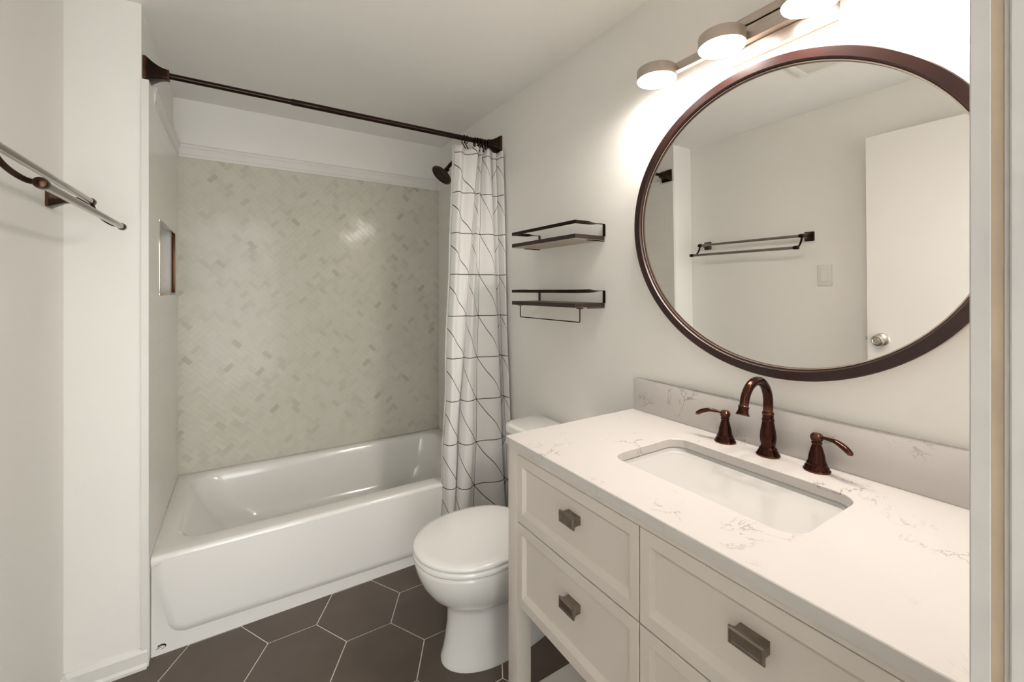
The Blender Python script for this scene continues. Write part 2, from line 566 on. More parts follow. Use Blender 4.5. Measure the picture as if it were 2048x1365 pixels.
# herringbone back wall: one mesh of small 1 x 2 inch tiles at 45 degrees
def herringbone(x0, x1, z0, z1, y):
    bm = bmesh.new()
    lay = bm.faces.layers.float.new('tile_tone')
    w = 0.0254; g = 0.0006
    R = Matrix.Rotation(radians(45), 2)
    rnd = random.Random(3)
    cx, cz = (x0 + x1) / 2, (z0 + z1) / 2
    n = 60
    def clip(poly):
        for (ax, s, lim) in ((0, 1, x0), (0, -1, x1), (1, 1, z0), (1, -1, z1)):
            out = []
            for i in range(len(poly)):
                a, b = poly[i], poly[(i + 1) % len(poly)]
                da, db = s * (a[ax] - lim), s * (b[ax] - lim)
                if da >= 0:
                    out.append(a)
                if (da >= 0) != (db >= 0):
                    t = da / (da - db)
                    out.append(a + (b - a) * t)
            poly = out
            if not poly:
                return None
        return poly
    # unit: cell (i, j); horizontal tile where (i + j) % 4 == 0 covers (i, i+1); vertical where (i + j) % 4 == 2 covers (j, j+1)
    for i in range(-n, n):
        for j in range(-n, n):
            k = (i - j) % 4
            if k == 0:
                rect = (i, j, i + 2, j + 1)
            elif k == 2:
                rect = (i + 1, j - 1, i + 2, j + 1) if False else (i, j - 1 + 0, i + 1, j + 1)
            else:
                continue
            a, b, c, d = rect
            p = [Vector((a * w + g, b * w + g)), Vector((c * w - g, b * w + g)), Vector((c * w - g, d * w - g)), Vector((a * w + g, d * w - g))]
            p = [R @ v + Vector((cx, cz)) for v in p]
            ctr = sum(p, Vector((0, 0))) / 4
            tx, tz = rnd.gauss(0, 0.006), rnd.gauss(0, 0.006)
            tone = rnd.random()
            tone = 0.0 + 0.04 * rnd.random() if tone < 0.022 else (0.08 + 0.25 * rnd.random() if tone < 0.11 else 0.35 + 0.5 * rnd.random())
            q = clip(p)
            if not q or len(q) < 3:
                continue
            area = 0
            for m in range(len(q)):
                area += q[m].x * q[(m + 1) % len(q)].y - q[(m + 1) % len(q)].x * q[m].y
            if abs(area) < 2e-6:
                continue
            vs = [bm.verts.new((v.x, y - 0.0012 + tx * (v.x - ctr.x) + tz * (v.y - ctr.y), v.y)) for v in q]
            f = bm.faces.new(vs)
            f[lay] = tone
            f.material_index = 1
            vb = [bm.verts.new((v.x, y + 0.001, v.y)) for v in q]
            for m in range(len(q)):
                ff = bm.faces.new((vs[m], vs[(m + 1) % len(q)], vb[(m + 1) % len(q)], vb[m]))
                ff[lay] = tone; ff.material_index = 1
    box(bm, x0, x1, y, y + 0.010, z0, z1, 0)
    return bm
struct('wall_tile_back', herringbone(XT, XT2, 0.30, 1.990, YB), [M['tilegrout'], M['herring']], 'pale marble herringbone mosaic wall above the tub')

# moulding that caps the tile surround
def moulding_profile(bm, p0, p1, inward):
    """extrude the profile (d away from wall, z) between p0 and p1"""
    prof = [(0.0, 1.984), (0.010, 1.984), (0.010, 1.996), (0.013, 2.000), (0.013, 2.030), (0.017, 2.036), (0.017, 2.048), (0.006, 2.054), (0.0, 2.054)]
    a = [bm.verts.new((p0[0] + inward[0] * d, p0[1] + inward[1] * d, z)) for d, z in prof]
    b = [bm.verts.new((p1[0] + inward[0] * d, p1[1] + inward[1] * d, z)) for d, z in prof]
    n = len(prof)
    for i in range(n):
        bm.faces.new((a[i], a[(i + 1) % n], b[(i + 1) % n], b[i]))
    bm.faces.new(a[::-1]); bm.faces.new(b)
bm = bmesh.new()
moulding_profile(bm, (XS, YB + 0.004), (XR, YB + 0.004), (0, -1))
struct('trim_1', bm, M['trim'], 'white moulding along the top of the herringbone wall')
bm = bmesh.new()
moulding_profile(bm, (XS + 0.012, 2.035), (XS + 0.012, YB), (1, 0))
struct('trim_2', bm, M['trim'], 'white moulding along the top of the left tub tile')
bm = bmesh.new()
moulding_profile(bm, (XR - 0.012, 2.045), (XR - 0.012, YB), (-1, 0))
struct('trim_3', bm, M['trim'], 'white moulding along the top of the right tub tile')

bm = bmesh.new()
bevbox(bm, XS - 0.0005, XT + 0.0005, YS - 0.0075, YS - 0.0035, 0.0, 2.0285, 0.0012, 2)
struct('trim_6', bm, M['trim'], 'white edge strip where the left tub tile ends')
# baseboards
def baseboard(bm, p0, p1, inward, h=0.068, t=0.011):
    prof = [(0, 0), (t + 0.006, 0), (t + 0.006, 0.010), (t, 0.018), (t, h - 0.014), (t - 0.004, h - 0.006), (t - 0.007, h), (0, h)]
    a = [bm.verts.new((p0[0] + inward[0] * d, p0[1] + inward[1] * d, z)) for d, z in prof]
    b = [bm.verts.new((p1[0] + inward[0] * d, p1[1] + inward[1] * d, z)) for d, z in prof]
    n = len(prof)
    for i in range(n):
        bm.faces.new((a[i], a[(i + 1) % n], b[(i + 1) % n], b[i]))
    bm.faces.new(a[::-1]); bm.faces.new(b)
bm = bmesh.new()
baseboard(bm, (XL, YS), (XT - 0.004, YS), (0, -1))
struct('baseboard_return', bm, M['trim'], 'white baseboard at the foot of the return wall')
bm = bmesh.new()
baseboard(bm, (XL, YF), (XL, YS), (1, 0))
struct('baseboard_left', bm, M['trim'], 'white baseboard at the foot of the left wall')
bm = bmesh.new()
baseboard(bm, (XR, 1.03), (XR, YS + 0.015), (-1, 0))
struct('baseboard_right', bm, M['trim'], 'white baseboard behind the toilet')

# front wall with the doorway the camera stands in
DX0, DX1, DZ = -0.405, 0.360, 2.045
bm = bmesh.new()
box(bm, -0.70, DX0 - 0.02, -0.06, YF, -0.05, ZC + 0.05)
box(bm, DX1 + 0.02, 1.30, -0.06, YF, -0.05, ZC + 0.05)
box(bm, DX0 - 0.02, DX1 + 0.02, -0.06, YF, DZ + 0.02, ZC + 0.05)
struct('wall_front', bm, M['paint'], 'white wall around the doorway')
# unseen hallway added behind the camera to channel the fill daylight past the jamb
bm = bmesh.new(); box(bm, -0.70, -0.60, -1.70, -0.06, -0.05, ZC + 0.05)
struct('wall_added_hall_left', bm, M['paint'], 'added white hallway wall left of the doorway')
bm = bmesh.new(); box(bm, 0.60, 0.70, -1.70, -0.06, -0.05, ZC + 0.05)
struct('wall_added_hall_right', bm, M['paint'], 'added white hallway wall right of the doorway')
bm = bmesh.new(); box(bm, -0.70, 0.70, -1.70, -0.10, ZC, ZC + 0.08)
struct('ceiling_added_hall', bm, M['paint_fine'], 'added white hallway ceiling')
bm = bmesh.new(); box(bm, -0.70, 0.70, -1.70, -0.40, -0.06, 0.0)
struct('floor_added_hall', bm, M['hallfloor'], 'added pale wooden hallway floor')
# jamb lining with casing on the room side; the caulk line sits between the two
bm = bmesh.new()
box(bm, DX1, DX1 + 0.02, -0.06, 0.0545, 0, DZ + 0.02)
box(bm, DX0 - 0.02, DX0, -0.06, 0.0545, 0, DZ + 0.02)
box(bm, DX0, DX1, -0.06, 0.0545, DZ, DZ + 0.02)
# stop strip
bevbox(bm, DX1 - 0.002, DX1 + 0.004, 0.010, 0.0525, 0, DZ, 0.001, 2)
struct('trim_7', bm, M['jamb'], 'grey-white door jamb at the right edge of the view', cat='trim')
bm = bmesh.new()
bevbox(bm, DX1 + 0.0005, DX1 + 0.065, 0.0595, 0.0684, 0, DZ + 0.06, 0.0008, 2)
bevbox(bm, DX0 - 0.065, DX0 - 0.0005, 0.0565, 0.0684, 0, DZ + 0.06, 0.002, 2)
bevbox(bm, DX0 - 0.0005, DX1 + 0.0005, 0.0565, 0.0684, DZ, DZ + 0.06, 0.002, 2)
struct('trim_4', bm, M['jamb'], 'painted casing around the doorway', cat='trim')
bm = bmesh.new()
box(bm, DX1 + 0.0008, DX1 + 0.012, 0.0546, 0.0596, 0, DZ)
struct('trim_5', bm, M['caulk'], 'tan caulk line between the door jamb and casing', cat='trim')

# open door, swung back near the left wall (seen in the mirror)
DXF = -0.385
bm = bmesh.new()
bevbox(bm, DXF - 0.035, DXF, 0.110, 0.872, 0.012, 2.035, 0.002, 2)
door = struct('door_1', bm, M['door'], 'flat white door standing open against the left wall')
bm = bmesh.new()
KY, KZ = 0.812, 1.018
lathe(bm, [(0.0325, 0), (0.033, 0.003), (0.029, 0.009), (0.020, 0.012), (0.012, 0.016), (0.012, 0.030), (0.018, 0.036), (0.0255, 0.044), (0.027, 0.054), (0.0255, 0.062), (0.019, 0.066), (0.016, 0.063), (0.010, 0.063), (0.009, 0.067), (0.0, 0.067)], (DXF, KY, KZ), (1, 0, 0), 36)
k = finish('door_knob', bm, M['satin'], 35); k.parent = door; k['label'] = 'brushed steel door knob with lock cylinder'
bm = bmesh.new()
bevbox(bm, DXF - 0.030, DXF - 0.006, 0.870, 0.8735, KZ - 0.028, KZ + 0.028, 0.0008, 1)
bevbox(bm, DXF - 0.024, DXF - 0.012, 0.873, 0.882, KZ - 0.008, KZ + 0.010, 0.002, 2)
k = finish('door_latch', bm, M['satin'], 35); k.parent = door

# ceiling vent (seen in the mirror)
vt = thing('ceiling_vent', (0.185, 0.81, ZC), 'square off-white exhaust fan grille on the ceiling', 'vent')
bm = bmesh.new()
for (a, b, c, d) in ((0.04, 0.33, 0.94, 0.965), (0.04, 0.33, 0.655, 0.68), (0.04, 0.065, 0.68, 0.94), (0.305, 0.33, 0.68, 0.94)):
    box(bm, a, b, c, d, ZC - 0.014, ZC)
part('frame', bm, M['vent'], vt)
bm = bmesh.new()
box(bm, 0.065, 0.305, 0.68, 0.94, ZC - 0.011, ZC - 0.001)
part('grille', bm, M['ventdark'], vt)

# ================================================================== BATHTUB
tub = thing('bathtub', (0.443, 2.35, 0.0), 'white alcove bathtub with a recessed apron below the herringbone wall', 'bathtub')
bm = bmesh.new()
X0, X1, Y0, Y1 = XT + 0.0005, XT2 - 0.0005, 1.95, YB - 0.002
ZR = 0.357
n = 10
YP = 1.961
loops = [
    rrect(X0, X1, YP, Y1, 0.004, 0.0, n),
    rrect(X0, X1, YP, Y1, 0.004, ZR - 0.040, n),
    rrect(X0, X1, Y0 + 0.002, Y1, 0.004, ZR - 0.030, n),
    rrect(X0, X1, Y0, Y1, 0.004, ZR - 0.022, n),
    rrect(X0, X1, Y0, Y1, 0.004, ZR - 0.014, n),
    rrect(X0, X1, Y0 + 0.003, Y1, 0.004, ZR - 0.006, n),
    rrect(X0, X1, Y0 + 0.008, Y1, 0.005, ZR - 0.0015, n),
    rrect(X0 + 0.002, X1 - 0.002, Y0 + 0.015, Y1 - 0.002, 0.006, ZR, n),
    rrect(X0 + 0.055, X1 - 0.060, Y0 + 0.078, Y1 - 0.040, 0.10, ZR, n),
    rrect(X0 + 0.062, X1 - 0.066, Y0 + 0.088, Y1 - 0.048, 0.105, ZR - 0.003, n),
    rrect(X0 + 0.070, X1 - 0.072, Y0 + 0.096, Y1 - 0.056, 0.11, ZR - 0.012, n),
    rrect(X0 + 0.085, X1 - 0.078, Y0 + 0.104, Y1 - 0.064, 0.115, ZR - 0.045, n),
    rrect(X0 + 0.150, X1 - 0.095, Y0 + 0.118, Y1 - 0.078, 0.13, ZR - 0.16, n),
    rrect(X0 + 0.220, X1 - 0.115, Y0 + 0.135, Y1 - 0.092, 0.14, ZR - 0.245, n),
    rrect(X0 + 0.265, X1 - 0.140, Y0 + 0.158, Y1 - 0.115, 0.13, ZR - 0.278, n),
    rrect(X0 + 0.320, X1 - 0.180, Y0 + 0.200, Y1 - 0.160, 0.10, ZR - 0.288, n),
]
loft(bm, loops, True, True)
part('basin', bm, M['acrylic'], tub, smooth=50)
# raised apron panel
bm = bmesh.new()
def apron_outline(y, g=0.0):
    pts = []
    zt = ZR - 0.0150
    pts.append((X0 + 0.020 + g, zt))
    lx = [(-0.246, 0.300), (-0.232, 0.220), (-0.216, 0.150)]
    for x, z in lx:
        pts.append((x + g, z))
    c = (-0.160, 0.118)
    for i in range(9):
        a = radians(185 + 85 * i / 8)
        pts.append((c[0] + (0.048 - g) * cos(a), c[1] + (0.048 - g) * sin(a)))
    c = (1.060, 0.098)
    for i in range(9):
        a = radians(270 + 85 * i / 8)
        pts.append((c[0] + (0.048 - g) * cos(a), c[1] + (0.048 - g) * sin(a)))
    pts += [(1.115 - g, 0.20), (X1 - 0.020 - g, zt)]
    return [Vector((x, y, z)) for x, z in pts]
loft(bm, [apron_outline(YP + 0.003, -0.016), apron_outline(YP - 0.0005, -0.012), apron_outline(YP - 0.003, -0.006), apron_outline(Y0 + 0.0025, 0.003), apron_outline(Y0 + 0.0008, 0.012), apron_outline(Y0 - 0.0006, 0.022)], True, True)
part('apron_panel', bm, M['acrylic'], tub, smooth=60)
# small black oval maker mark on the plinth
bm = bmesh.new()
def strip(bm, pts, ws, y, th=0.0006):
    P = [Vector((x, 0, z)) for x, z in pts]
    for s in (0, 1):
        pass
    L, R_ = [], []
    for i, p in enumerate(P):
        t = (P[min(i + 1, len(P) - 1)] - P[max(i - 1, 0)]).normalized()
        nn = Vector((-t.z, 0, t.x))
        L.append(p + nn * ws[i]); R_.append(p - nn * ws[i])
    f0 = [bm.verts.new((v.x, y, v.z)) for v in L]; f1 = [bm.verts.new((v.x, y, v.z)) for v in R_]
    b0 = [bm.verts.new((v.x, y + th, v.z)) for v in L]; b1 = [bm.verts.new((v.x, y + th, v.z)) for v in R_]
    for i in range(len(P) - 1):
        bm.faces.new((f0[i], f0[i + 1], f1[i + 1], f1[i]))
        bm.faces.new((b0[i], b1[i], b1[i + 1], b0[i + 1]))
        bm.faces.new((f0[i], b0[i], b0[i + 1], f0[i + 1]))
        bm.faces.new((f1[i], f1[i + 1], b1[i + 1], b1[i]))
cx, cz = -0.2365, 0.0270
pts = []; ws = []
for i in range(19):
    a = radians(160 - 250 * i / 18)
    pts.append((cx + 0.0115 * cos(a), cz + 0.0072 * sin(a)))
    ws.append(0.0006 + 0.0024 * sin(pi * min(1, (i + 1) / 15)) ** 1.0 * (1 if i < 15 else 0.4))
strip(bm, pts, ws, YP - 0.0007)
strip(bm, [(-0.2475, 0.0300), (-0.2455, 0.0335), (-0.2435, 0.0345)], [0.0008, 0.0018, 0.0022], YP - 0.0007)
strip(bm, [(-0.2530, 0.0225), (-0.2470, 0.0250), (-0.2400, 0.0272), (-0.2360, 0.0280)], [0.0005, 0.0010, 0.0010, 0.0006], YP - 0.0007)
part('logo', bm, M['black'], tub, 'small black oval emblem', smooth=None)

# niche trim
nt_ = thing('niche_trim', (XT, (NY0 + NY1) / 2, NZ0), 'shiny metal edging around the recessed niche in the tub tile', 'niche trim')
w = 0.011
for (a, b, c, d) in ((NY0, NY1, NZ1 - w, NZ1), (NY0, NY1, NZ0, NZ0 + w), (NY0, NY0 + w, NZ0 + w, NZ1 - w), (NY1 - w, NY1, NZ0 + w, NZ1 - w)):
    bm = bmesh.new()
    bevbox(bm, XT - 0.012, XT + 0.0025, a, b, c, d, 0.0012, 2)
    far = a > NY0 + 0.1  # far strip gets its brown reflection as colour
    part('edge_strip', bm, M['reflecttrim'] if far else M['chrome'], nt_, 'metal edging strip with a brown reflection painted in' if far else None)

# ================================================================== SHOWER ROD
ROD_Y, ROD_Z = 1.985, 2.080
rod = thing('shower_rod', (0.443, ROD_Y, ROD_Z), 'dark bronze tension rod across the front of the tub', 'shower rod')
bm = bmesh.new()
sweep(bm, [(XS + 0.06, ROD_Y, ROD_Z), (0.19, ROD_Y, ROD_Z)], 0.0108, 20)
part('thin_tube', bm, M['bronze'], rod)
bm = bmesh.new()
sweep(bm, [(0.178, ROD_Y, ROD_Z), (0.180, ROD_Y, ROD_Z), (0.30, ROD_Y, ROD_Z), (XR - 0.06, ROD_Y, ROD_Z)], [0.0115, 0.0128, 0.0128, 0.0128], 20)
part('thick_tube', bm, M['bronze'], rod)
def rod_flange(x, s):
    bm = bmesh.new()
    prof = [(0.0, 0.041), (0.007, 0.041), (0.012, 0.038), (0.025, 0.030), (0.040, 0.0225), (0.052, 0.0185), (0.062, 0.0172), (0.070, 0.0172)]
    loops = []
    for h, r in prof:
        c = 0.004 if r > 0.03 else r * 0.25
        lp = rrect(-r, r, -r, r, c, 0, 3)
        loops.append([Vector((x + s * h, ROD_Y + v.x, ROD_Z + v.y)) for v in lp])
    loft(bm, loops, True, True)
    part('flange', bm, M['fitting'], rod, smooth=30)
rod_flange(XS + 0.0005, 1)
rod_flange(XR - 0.0005, -1)

# ================================================================== SHOWER CURTAIN
CT = [  # u, top x, top y, bottom x, bottom y
    (0.06, 0.925, 2.000, 0.822, 1.938), (0.09, 0.945, 1.962, 0.828, 1.902), (0.13, 0.978, 1.995, 0.846, 1.882),
    (0.165, 1.008, 1.965, 0.866, 1.902), (0.20, 1.037, 1.952, 0.879, 1.940), (0.25, 1.050, 1.975, 0.872, 1.900),
    (0.30, 1.058, 1.950, 0.885, 1.862), (0.35, 1.064, 1.990, 0.922, 1.842), (0.40, 1.073, 1.985, 0.962, 1.866),
    (0.46, 1.086, 1.950, 1.020, 1.868), (0.52, 1.100, 1.948, 1.085, 1.840), (0.60, 1.112, 1.968, 1.136, 1.848),
    (0.65, 1.118, 2.000, 1.144, 1.900), (0.70, 1.126, 1.968, 1.133, 1.936), (0.75, 1.140, 1.955, 1.144, 1.890),
    (0.80, 1.143, 1.992, 1.149, 1.835), (0.86, 1.149, 1.940, 1.155, 1.800), (0.92, 1.158, 1.910, 1.162, 1.850),
    (0.98, 1.160, 1.945, 1.160, 1.920)]
ZTOP, ZBOT = 2.046, 0.085
def curtain_sheet(bm, ctrl, z0, z1, nz=60, sub=8):
    top = spline([(c[1], c[2], c[0]) for c in ctrl], sub)
    bot = spline([(c[3], c[4], c[0]) for c in ctrl], sub)
    uvl = bm.loops.layers.uv.new('UVMap')
    G = []
    for j in range(nz + 1):
        t = j / nz
        z = z0 + (z1 - z0) * t
        row = []
        for i in range(len(top)):
            s = i / (len(top) - 1)
            w_ = t ** 0.92
            p = top[i].lerp(bot[i], w_)
            dz = -0.010 * abs(sin(s * 31.0)) * max(0, 1 - t * 14) - 0.016 * s * max(0, 1 - t * 8)
            row.append((bm.verts.new((p.x + 0.004 * sin(7 * t * pi + s * 9) * t * (1 - s), p.y + 0.004 * sin(5 * t * pi + s * 14) * t, z + dz)), (p.z, z + dz * 0.3)))
        G.append(row)
    for j in range(nz):
        for i in range(len(top) - 1):
            q = (G[j][i], G[j][i + 1], G[j + 1][i + 1], G[j + 1][i])
            f = bm.faces.new([v for v, _ in q])
            f.smooth = True
            for lp, (_, uv) in zip(f.loops, q):
                lp[uvl].uv = uv
bm = bmesh.new()
curtain_sheet(bm, CT, ZTOP, ZBOT)
cur = solo('shower_curtain', bm, M['curtain'], (1.0, 1.90, ZBOT), 'white shower curtain with thin black triangle line pattern, bunched at the right', 'shower curtain', smooth=None)
for p in cur.data.polygons:
    p.use_smooth = True
sol = cur.modifiers.new('thickness', 'SOLIDIFY'); sol.thickness = 0.0012; sol.offset = 0

# translucent liner, hanging just behind the curtain
LN = [(0, 0.914, 2.004, 0.818, 1.9445), (0.05, 0.94, 1.998, 0.84, 1.940), (0.1, 0.98, 2.004, 0.90, 1.9445), (0.15, 1.02, 1.998, 0.95, 1.938), (0.2, 1.07, 2.012, 1.02, 1.9445), (0.3, 1.10, 2.010, 1.08, 1.940), (0.4, 1.145, 2.012, 1.145, 1.9445)]
bm = bmesh.new()
curtain_sheet(bm, LN, 2.040, 0.12, 40, 6)
ln = solo('curtain_liner', bm, M['liner'], (1.0, 1.95, 0.12), 'thin translucent liner just showing along the left edge behind the patterned curtain', 'curtain liner', smooth=None)
for p in ln.data.polygons:
    p.use_smooth = True

# curtain rings
def ring_mesh(bm, x, tilt):
    rr = 0.0215
    pts = []
    for i in range(24):
        a = radians(-70 + 320 * i / 23)
        pts.append((x + tilt * sin(a), ROD_Y + rr * cos(a) * 0.9, ROD_Z - 0.007 + rr * sin(a)))
    end = Vector(pts[-1]); 
    sweep(bm, pts, 0.0026, 8)
    sweep(bm, [pts[0], (x, ROD_Y + 0.000, ROD_Z - 0.034), (x, ROD_Y - 0.014, ROD_Z - 0.050), (x, ROD_Y - 0.019, ROD_Z - 0.055)], 0.0024, 8)
    lathe(bm, [(0.0, -0.003), (0.003, -0.002), (0.0035, 0), (0.003, 0.002), (0.0, 0.003)], (x, ROD_Y - 0.021, ROD_Z - 0.056), (0, 1, 0), 10)
RX = [0.966, 0.982, 1.030, 1.041, 1.053, 1.061, 1.070, 1.078, 1.086, 1.094, 1.101, 1.108]
ORD = ['leftmost', 'second', 'third', 'fourth', 'fifth', 'sixth', 'seventh', 'eighth', 'ninth', 'tenth', 'eleventh', 'rightmost']
bm = bmesh.new(); ring_mesh(bm, RX[0], 0.001)
def ring_label(i):
    if i == 0: return 'leftmost bronze curtain ring on the shower rod, set apart from the bunch'
    if i == 1: return 'bronze curtain ring second from the left, its hook showing through the curtain eyelet'
    if i == 11: return 'rightmost bronze curtain ring, nearest the rod flange on the right wall'
    return 'bronze curtain ring bunched on the rod, %s from the left of twelve' % ORD[i]
ring0 = solo('curtain_ring', bm, M['bronze'], (RX[0], ROD_Y, ROD_Z - 0.03), ring_label(0), 'curtain ring', 'curtain rings on the shower rod')
for i in range(1, 12):
    r = ring0.copy(); COL.objects.link(r)
    r.location.x = RX[i]
    r.rotation_euler = (0, 0, random.uniform(-0.25, 0.25))
    r['label'] = ring_label(i)

# ================================================================== SHOWER HEAD
sh = thing('wall_shower', (XT2, 2.36, 2.07), 'round dark bronze shower head on an angled arm above the tub', 'shower head')
SY = 2.35
HX, HZ = 1.010, 2.010
bm = bmesh.new()
lathe(bm, [(0.032, 0), (0.032, 0.004), (0.022, 0.012), (0.012, 0.016)], (XT2, SY, 2.092), (-1, 0, 0), 24)
part('arm_flange', bm, M['fitting'], sh)
bm = bmesh.new()
sweep(bm, arc3((XT2, SY, 2.092), (1.085, SY, 2.092), (1.045, SY, 2.034), 12) + [Vector((1.030, SY, 2.014))], 0.0105, 16)
part('arm', bm, M['bronze'], sh)
ax = Vector((-0.66, -0.02, -0.75)).normalized()
bm = bmesh.new()
lathe(bm, [(0.013, -0.028), (0.015, -0.020), (0.0135, -0.012), (0.018, 0.0), (0.030, 0.010), (0.050, 0.021), (0.0655, 0.027), (0.0675, 0.030), (0.0665, 0.036), (0.060, 0.038), (0.058, 0.035), (0.0, 0.034)], (1.022, SY, 2.002), ax, 40)
head = part('head', bm, M['fitting'], sh)
bm = bmesh.new()
q = Vector((0, 0, 1)).rotation_difference(ax)
for (rad, cnt, sz) in ((0.050, 20, 0.0032), (0.036, 14, 0.0036), (0.022, 9, 0.0042), (0.0, 1, 0.008)):
    for i in range(cnt):
        a = 2 * pi * i / cnt
        c = Vector((1.022, SY, 2.002)) + q @ Vector((rad * cos(a), rad * sin(a), 0.033))
        lathe(bm, [(sz, 0), (sz * 0.9, 0.003), (sz * 0.4, 0.0042)], c, ax, 8)
part('nozzle_ring', bm, M['bronze'], head)

# tub / shower valve, mostly behind the curtain
vl = thing('shower_valve', (XT2, 2.36, 0.85), 'dark bronze valve handle peeking past the left edge of the curtain', 'shower valve')
bm = bmesh.new()
lathe(bm, [(0.085, 0), (0.084, 0.004), (0.070, 0.010), (0.030, 0.014), (0.026, 0.045), (0.020, 0.052), (0.0, 0.054)], (XT2, 2.36, 0.86), (-1, 0, 0), 40)
part('valve_plate', bm, M['fitting'], vl)
bm = bmesh.new()
sweep(bm, spline([(XT2 - 0.045, 2.36, 0.86), (XT2 - 0.060, 2.385, 0.845), (XT2 - 0.064, 2.425, 0.822), (XT2 - 0.062, 2.470, 0.806)], 6), [0.010] * 12 + [0.009] * 4 + [0.008] * 3, 12, 0.7)
part('lever', bm, M['fitting'], vl)

# ================================================================== TOILET
TY = 1.389
toi = thing('toilet', (0.83, TY, 0.0), 'white two-piece toilet with closed lid between the tub and the vanity', 'toilet')
def egg(xf, xb, b, z, xm=None, n=48, pw=2.0, pwb=2.6):
    """outline with its front at xf, back at xb, half width b; widest at xm"""
    xm = xm if xm is not None else xf + (xb - xf) * 0.52
    out = []
    for i in range(n):
        a = 2 * pi * i / n
        c, s = cos(a), sin(a)
        p = pw if c < 0 else pwb
        rx = (xm - xf) if c < 0 else (xb - xm)
        out.append(Vector((xm + rx * math.copysign(abs(c) ** (2 / p), c), TY + b * math.copysign(abs(s) ** (2 / p), s), z)))
    return out
bm = bmesh.new()
loft(bm, [
    egg(0.594, 1.06, 0.112, 0.0, 0.78), egg(0.594, 1.06, 0.112, 0.010, 0.78), egg(0.600, 1.055, 0.108, 0.022, 0.78),
    egg(0.610, 1.04, 0.103, 0.07, 0.78), egg(0.618, 1.02, 0.101, 0.13, 0.78), egg(0.618, 1.01, 0.103, 0.180, 0.78),
    egg(0.612, 1.01, 0.107, 0.203, 0.78), egg(0.596, 1.00, 0.119, 0.214, 0.78), egg(0.574, 0.995, 0.136, 0.232, 0.76), egg(0.548, 0.99, 0.155, 0.258, 0.74),
    egg(0.523, 0.985, 0.172, 0.297, 0.72), egg(0.508, 0.98, 0.181, 0.335, 0.71), egg(0.502, 0.98, 0.184, 0.362, 0.71), egg(0.503, 0.98, 0.183, 0.371, 0.71), egg(0.512, 0.975, 0.176, 0.376, 0.71)], True, True)
part('bowl', bm, M['porcelain'], toi, smooth=60)
bm = bmesh.new()
loft(bm, [egg(0.508, 0.935, 0.181, 0.3775, 0.71), egg(0.500, 0.94, 0.187, 0.3785, 0.71), egg(0.497, 0.94, 0.190, 0.383, 0.71), egg(0.498, 0.94, 0.189, 0.395, 0.71), egg(0.505, 0.935, 0.183, 0.3985, 0.71)], True, True)
part('seat', bm, M['porcelain'], toi, smooth=60)
bm = bmesh.new()
loft(bm, [egg(0.508, 0.94, 0.181, 0.3995, 0.71), egg(0.500, 0.945, 0.187, 0.4005, 0.71), egg(0.498, 0.945, 0.189, 0.404, 0.71), egg(0.499, 0.945, 0.188, 0.411, 0.71), egg(0.505, 0.94, 0.182, 0.4155, 0.71), egg(0.525, 0.925, 0.163, 0.4185, 0.71), egg(0.60, 0.86, 0.10, 0.4205, 0.71), egg(0.68, 0.76, 0.03, 0.421, 0.71)], True, True)
part('lid', bm, M['porcelain'], toi, smooth=60)
for s in (-1, 1):
    bm = bmesh.new()
    bevbox(bm, 0.925, 0.955, TY + s * 0.07 - 0.018, TY + s * 0.07 + 0.018, 0.374, 0.412, 0.006, 3)
    part('hinge', bm, M['porcelain'], toi)
bm = bmesh.new()
TX0, TX1 = 0.972, 1.158
loft(bm, [rrect(TX0 + 0.02, TX1, TY - 0.165, TY + 0.165, (0.01, 0.03, 0.03, 0.01), 0.374), rrect(TX0 + 0.012, TX1, TY - 0.178, TY + 0.178, (0.01, 0.04, 0.04, 0.01), 0.42), rrect(TX0, TX1, TY - 0.195, TY + 0.195, (0.01, 0.05, 0.05, 0.01), 0.695)], True, True)
part('tank', bm, M['porcelain'], toi, smooth=60)
bm = bmesh.new()
rs = (0.012, 0.055, 0.055, 0.012)
loft(bm, [rrect(TX0 - 0.004, TX1 + 0.001, TY - 0.200, TY + 0.200, rs, 0.6955), rrect(TX0 - 0.014, TX1 + 0.002, TY - 0.210, TY + 0.210, rs, 0.699), rrect(TX0 - 0.014, TX1 + 0.002, TY - 0.210, TY + 0.210, rs, 0.722), rrect(TX0 - 0.010, TX1, TY - 0.207, TY + 0.207, rs, 0.730), rrect(TX0 + 0.004, TX1 - 0.006, TY - 0.196, TY + 0.196, rs, 0.734)], True, True)
part('tank_lid', bm, M['porcelain'], toi, smooth=50)
bm = bmesh.new()
lathe(bm, [(0.012, 0), (0.012, 0.006), (0.007, 0.012)], (TX0 + 0.001, TY - 0.13, 0.655), (-1, 0, 0), 16)
sweep(bm, [(TX0 - 0.012, TY - 0.13, 0.655), (TX0 - 0.014, TY - 0.10, 0.653), (TX0 - 0.013, TY - 0.06, 0.648)], [0.006, 0.005, 0.006], 10)
part('flush_lever', bm, M['fitting'], toi, 'bronze flush lever')

# ================================================================== VANITY CABINET
VX0, VX1 = 0.640, 1.168
VY0, VY1 = 0.112, 1.028
VZT = 0.866
van = thing('vanity_cabinet', ((VX0 + VX1) / 2, (VY0 + VY1) / 2, 0.0), 'white vanity cabinet with shaker drawers, open base and pale lower shelf', 'vanity')
bm = bmesh.new()
ZB = 0.440
T = 0.046
